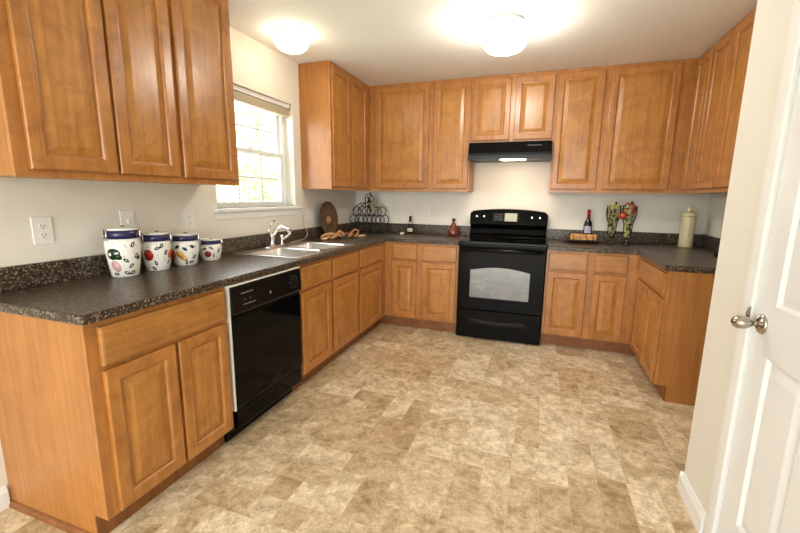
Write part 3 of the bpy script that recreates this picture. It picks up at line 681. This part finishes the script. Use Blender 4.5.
def wood_twist():
    r = thing('dried_twist', 'tan curled dried wooden ornament lying on the worktop right of the sink', 'ornament', (.28, -.85, CT1))
    a, b = Vector((.17, -1.08, 0)), Vector((.37, -.60, 0)); d = b-a; n = Vector((d.y, -d.x, 0)).normalized()
    def P(t, s_, z): return a+d*t+n*s_+Vector((0, 0, CT1+z))
    part('pale_end', MB().tube([P(-.03, .015, .012), P(.06, .018, .014), (P(.16, .005, .020))], [.007, .013, .011], 10), 'tanl', r)
    part('left_curl', MB().tube([P(.02, -.03, .022), P(.12, -.035, .040), P(.24, -.02, .046), P(.36, .01, .034), P(.42, .03, .018)], [.010, .016, .018, .015, .010], 10), 'tan', r)
    part('left_curl', MB().tube([P(.14, .045, .014), P(.26, .03, .030), P(.38, -.01, .055), P(.46, -.035, .068), P(.52, -.03, .050), P(.50, .0, .022)], [.012, .017, .015, .013, .012, .010], 10), 'tan', r)
    part('dark_stem', MB().tube([P(.30, -.05, .012), P(.45, -.045, .030), P(.60, -.02, .040), P(.72, .02, .022)], [.010, .015, .014, .009], 10), 'tand', r)
    part('right_loop', MB().tube([P(.56, .035, .014), P(.64, .02, .035), P(.74, -.01, .062), P(.82, -.02, .075), P(.86, .0, .058), P(.80, .025, .030), P(.70, .045, .013)], [.010, .012, .011, .010, .010, .010, .009], 10), 'tan', r)
    part('pale_tip', MB().tube([P(.82, .03, .011), P(.92, .025, .012), P(1.04, .02, .010)], [.009, .010, .004], 10), 'tanl', r)
wood_twist()

def wine_rack():
    r = thing('wine_rack', 'empty black iron wine rack of linked rings in the left back corner', 'wine rack', (.28, -.17, CT1))
    rr = .050; t = .0042
    rows = [(.970, (.085, .185, .285, .385)), (1.060, (.085, .190, .295, .400)), (1.150, (.120, .235, .365))]
    t = .0052; fr = MB(); bk = MB()
    def ring(mb, x, y, z, ra, sz=1): mb.tube([(x+ra*math.cos(2*PI*i/20), y, z+sz*ra*math.sin(2*PI*i/20)) for i in range(20)], t, 6, closed=True)
    for (mb, y) in ((fr, -.23), (bk, -.10)):
        for z, xs in rows:
            for x in xs: ring(mb, x, y, z, rr)
        mb.tube([(.075, y, 1.15), (.09, y, 1.19), (.14, y, 1.225), (.22, y, 1.25)], t, 6)
    part('front_rings', fr, 'iron', r); part('back_rings', bk, 'iron', r)
    for x, z in ((.085, .920), (.385, .920), (.235, 1.200), (.16, 1.241)):
        part('cross_bar', MB().tube([(x, -.23, z), (x, -.10, z)], .0042, 6), 'iron', r)
    mb = MB(); rnd = random.Random(3)
    mb.tube([(.225, -.23, 1.20), (.22, -.23, 1.31), (.245, -.23, 1.34), (.285, -.23, 1.335)], .005, 6)
    mb.tube([(.285, -.23, 1.362), (.29, -.23, 1.33), (.30, -.23, 1.27)], [.006, .009, .006], 8)
    part('iron_finial', mb, 'iron', r)
    gr = MB(); lf = MB()
    for k in range(26):
        z = rnd.uniform(1.16, 1.32); wd = .050*(1-abs(z-1.24)/.12)
        gr.ball((.285+rnd.uniform(-wd, wd*.9), -.235+rnd.uniform(-.02, .02), z), .014, 0, 8)
    part('grape_cluster', gr, 'iron', r)
    for k in range(7):
        z = 1.15+.024*k; lf.ball((.318+.014*math.sin(k*1.7), -.258, z), .026, 0, 8, sx=.75, sy=.35, sz=1.1)
    part('metal_leaves', lf, 'pale_leaf', r)
wine_rack()

def bottle_prof(R, Ht, neck=.013, sh=.62):
    return [(R*.9, 0), (R, .004), (R, Ht*sh*.88), (R*.92, Ht*sh), (R*.6, Ht*(sh+.08)), (neck, Ht*(sh+.16)), (neck, Ht*.96), (neck*1.15, Ht*.97), (neck*1.15, Ht)]
def band(mb, c, R, z0, z1, mi=0, a0=0, a1=2*PI, n=24):
    ang = [a0+(a1-a0)*i/n for i in range(n+1)]
    rings = [[(c[0]+(R+o)*math.cos(t), c[1]+(R+o)*math.sin(t), c[2]+z) for t in ang] for o, z in ((0, z0), (.0012, z0), (.0012, z1), (0, z1))]
    return mb.loops(rings, mi, closed=False)
b1 = thing('small_bottle', 'small dark bottle with cream label on the back worktop left of the outlet', 'bottle', (.70, -.085, CT1))
c = (.70, -.085, CT1+.0005)
part('bottle_glass', MB().lathe([(.034, 0), (.038, .004), (.038, .065), (.034, .08), (.025, .105), (.016, .135), (.012, .170)], c, 28), 'bglass', b1)
va = math.atan2(CAM.y-c[1], CAM.x-c[0])
part('label', band(MB(), c, .0382, .022, .062, a0=va-1.0, a1=va+.8), 'label', b1)
part('neck_label', band(MB(), c, .0225, .112, .128, a0=va-1.2, a1=va+1.2), 'label', b1)
part('stopper', MB().lathe([(.0125, .1705), (.014, .173), (.014, .190), (.010, .194)], c, 16), 'cork', b1)
o = part('folded_card', MB().prism([(-.028, 0), (0, .030), (.028, 0), (.025, 0), (0, .026), (-.025, 0)], -.022, .022, lambda p: (.640+p[2], -.17+p[0], CT1+.0005+p[1]*.6)), 'outlet', None, origin=(.64, -.17, CT1))
tag(o, 'tiny white folded card on the worktop beside the small dark bottle', 'card')
b2 = thing('glass_decanter', 'teardrop copper red glass bottle on the worktop left of the range', 'bottle', (1.195, -.13, CT1))
c = (1.195, -.13, CT1+.0005)
part('bottle_glass', MB().lathe([(.040, 0), (.054, .006), (.058, .028), (.054, .055), (.043, .085), (.028, .115), (.015, .138), (.013, .155)], c, 32, sy=.75), 'copper', b2)
part('stopper', MB().lathe([(.012, .1555), (.018, .160), (.019, .175), (.012, .184)], c, 16), 'cork', b2)

# ------------------------------------------------------------------ right worktop decorations
wb = thing('wine_bottle', 'dark wine bottle with red neck foil standing behind the bread tray', 'bottle', (2.485, -.12, CT1))
c = (2.485, -.12, CT1+.0005)
part('bottle_glass', MB().lathe(bottle_prof(.038, .300, .0135, .60), c, 32), 'bglass', wb)
part('neck_foil', MB().lathe([(.0145, .212), (.0148, .295), (.0162, .296), (.0162, .303), (.010, .304)], c, 20), 'redfoil', wb)
va = math.atan2(CAM.y-c[1], CAM.x-c[0])
part('label', band(MB(), c, .0385, .085, .150, a0=va-.8, a1=va+.9), 'plabel', wb)
def tray():
    r = thing('tray', 'dark shallow wooden tray holding sliced bread right of the range', 'tray', (2.44, -.235, CT1))
    y = -.235; T = lambda p: (p[0], y+p[1], p[2])
    R_ = lambda hx, hy, z: [(2.44+hx*sx_, y+hy*sy_, CT1+.001+z) for sx_, sy_ in ((-.92, -1), (.92, -1), (1, -.8), (1, .8), (.92, 1), (-.92, 1), (-1, .8), (-1, -.8))]
    part('tray_dish', MB().loops([R_(.085, .06, 0), R_(.10, .075, .004), R_(.175, .095, .026), R_(.172, .092, .029), R_(.10, .073, .010), R_(.02, .01, .010)], 0, cap0=True, cap1=True), 'tray', r, .0015)
tray()
def bread():
    n = 8
    w_, h_ = .075, .062
    def slice_(x):
        o = thing('bread_slice', 'x', 'bread', (x, -.235, CT1+.030), 'slices of the bread loaf on the dark tray'); return o
    z0 = CT1+.0275
    first = slice_(2.345)
    prof = [(-.036, .004), (-.030, 0), (.030, 0), (.036, .004), (.038, .03), (.042, .040), (.036, .055), (.018, .063), (-.018, .063), (-.036, .055), (-.042, .040), (-.038, .03)]
    part('crust', MB().loops([[(2.345+dx, -.235+p[0]*.9, z0+p[1]*.85) for p in prof] for dx in (-.0115, .0115)], 0), 'crust', first)
    q = [(p[0]*.93, .002+p[1]*.94) for p in prof]
    part('crumb', MB().loops([[(2.345+dx, -.235+p[0]*.9, z0+p[1]*.85) for p in q] for dx in (-.0112, .0112)], 0, cap0=True, cap1=True), 'crumb', first)
    names = ['bread slice at the left end of the loaf on the tray', 'second bread slice from the left on the tray', 'third bread slice from the left on the tray', 'bread slice just left of the middle of the loaf',
             'bread slice just right of the middle of the loaf', 'third bread slice from the right on the tray', 'second bread slice from the right on the tray', 'bread slice at the right end of the loaf on the tray']
    for k in range(8):
        s_ = first if k == 0 else copy_tree(first)
        s_.location.x = 2.345+.0275*k; s_.rotation_euler = (0, 0, math.radians((-7, 5, -4, 6, -3, 4, -6, 8)[k])*.6)
        s_['label'] = names[k]
bread()

def goblet(cx, cy, label, seed, extra):
    r = thing('footed_glass', label, 'goblet', (cx, cy, CT1), 'pair of tall footed glasses')
    z0 = CT1+.0005
    part('foot', MB().lathe([(.034, 0), (.034, .003), (.012, .008), (.006, .020), (.006, .040), (.012, .050), (.006, .058)], (cx, cy, z0), 28), 'clearf', r)
    bowl = [(.008, .058), (.026, .070), (.033, .10), (.036, .16), (.039, .195), (.052, .235), (.060, .28), (.059, .32), (.055, .345), (.056, .355)]
    part('glass_bowl', MB().lathe(bowl, (cx, cy, z0), 36, cap1=False), 'clear', r)
    rnd = random.Random(seed)
    f = MB()
    for k in range(130):
        z = rnd.uniform(.075, .372); R_ = None
        for (a, za), (b, zb) in zip(bowl, bowl[1:]):
            if za <= z <= zb: R_ = a+(b-a)*(z-za)/(zb-za)
        R_ = (R_ or .05-(z-.355)*1.2)-.016; t = rnd.uniform(0, 2*PI); q = R_*math.sqrt(rnd.uniform(.45, 1))
        mi = 0 if rnd.random() < .62 else (1 if rnd.random() < .75 else 2)
        if extra and z > .28 and rnd.random() < .35: mi = 3
        f.ball((cx+q*math.cos(t), cy+q*math.sin(t), z0+z), rnd.uniform(.011, .017), mi, 7, sz=rnd.uniform(.7, 1.4), sx=rnd.uniform(.6, 1.1))
    o = part('leaf_filling', f, ['driedl', 'driedd', 'pale_leaf', 'apple'], None, origin=(cx, cy, z0+.08)); tag(o, 'green and brown dried leaf filling inside the ' + ('right' if extra else 'left') + ' footed glass', 'filling', kind='stuff')
goblet(2.664, -.30, 'left tall footed glass filled with green dried leaves', 5, False)
goblet(2.788, -.30, 'right tall footed glass filled with leaves and red fruit', 6, True)
ap = thing('ornamental_apple', 'red apple tucked between the tops of the two footed glasses', 'apple', (2.728, -.365, 1.15))
part('fruit', MB().ball((2.728, -.378, 1.178), .033, 0, 16, sz=.92), 'apple', ap)
part('stem', MB().tube([(2.725, -.378, 1.203), (2.728, -.378, 1.216)], .002, 6), 'driedd', ap)

yc = thing('storage_jar', 'tall pale yellow ceramic jar with knobbed lid in the right corner', 'jar', (3.262, -.20, CT1))
c = (3.262, -.20, CT1+.0005)
part('jar_body', MB().lathe([(.049, 0), (.054, .006), (.053, .05), (.052, .18), (.052, .255), (.050, .262)], c, 40), 'canary', yc)
part('jar_lid', MB().lathe([(.050, .2625), (.057, .266), (.057, .283), (.055, .288), (.044, .300), (.016, .306)], c, 40), 'canary', yc)
part('lid_knob', MB().lathe([(.016, .3062), (.014, .316), (.021, .326), (.021, .336), (.012, .345), (.002, .347)], c, 24), 'canary', yc)
bt = thing('coffee_maker', 'black appliance on the right worktop, mostly hidden by the pantry wall', 'appliance', (3.36, -.92, CT1))
part('appliance_base', MB().box(3.27, 3.425, -1.05, -.80, CT1+.0005, CT1+.04), 'blackp', bt, .006)
part('appliance_body', MB().prism([(-1.05, .0405), (-.90, .0405), (-.86, .12), (-.83, .21), (-.86, .24), (-1.05, .24)], 3.28, 3.42, lambda p: (p[2], p[0], CT1+p[1])), 'blackp', bt, .006)

# ------------------------------------------------------------------ outside the sink window
struct('ground_outside', MB().box(-14, 14, -18, 12, -.8, -.7), mat('lawn_green', (.16, .28, .07), .9))
def tree(x, y, z, r_, seed, label):
    t = thing('garden_tree', label, 'tree', (x, y, -.7), 'trees outside the window')
    rnd = random.Random(seed)
    part('trunk', MB().tube([(x, y, -.7), (x+.05, y, .4), (x, y+.1, z)], [.12, .09, .05], 10), mat('bark', (.38, .30, .22), .9), t)
    mb = MB()
    for k in range(1500):
        d = Vector((rnd.gauss(0, 1), rnd.gauss(0, 1), rnd.gauss(0, 1))).normalized()*r_*rnd.uniform(.35, 1)**.5
        p = Vector((x, y, z))+Vector((d.x*.8, d.y, d.z*1.1)); a = Vector((rnd.gauss(0,1), rnd.gauss(0,1), rnd.gauss(0,1))).normalized(); b = a.orthogonal().normalized(); s_ = rnd.uniform(.05, .09)
        i = len(mb.v); mb.v += [tuple(p-a*s_), tuple(p+b*s_*.5), tuple(p+a*s_), tuple(p-b*s_*.5)]; mb.face([i, i+1, i+2, i+3])
    part('foliage', mb, mat('bright_leaf_green', (.55, .70, .42), .6), t, recalc=False)
tree(-3.4, 2.5, 2.2, 1.0, 1, 'leafy green tree outside, seen in the upper part of the window')
tree(-5.6, 4.6, .9, 1.2, 2, 'pale leafy tree outside, lower and farther right in the window')
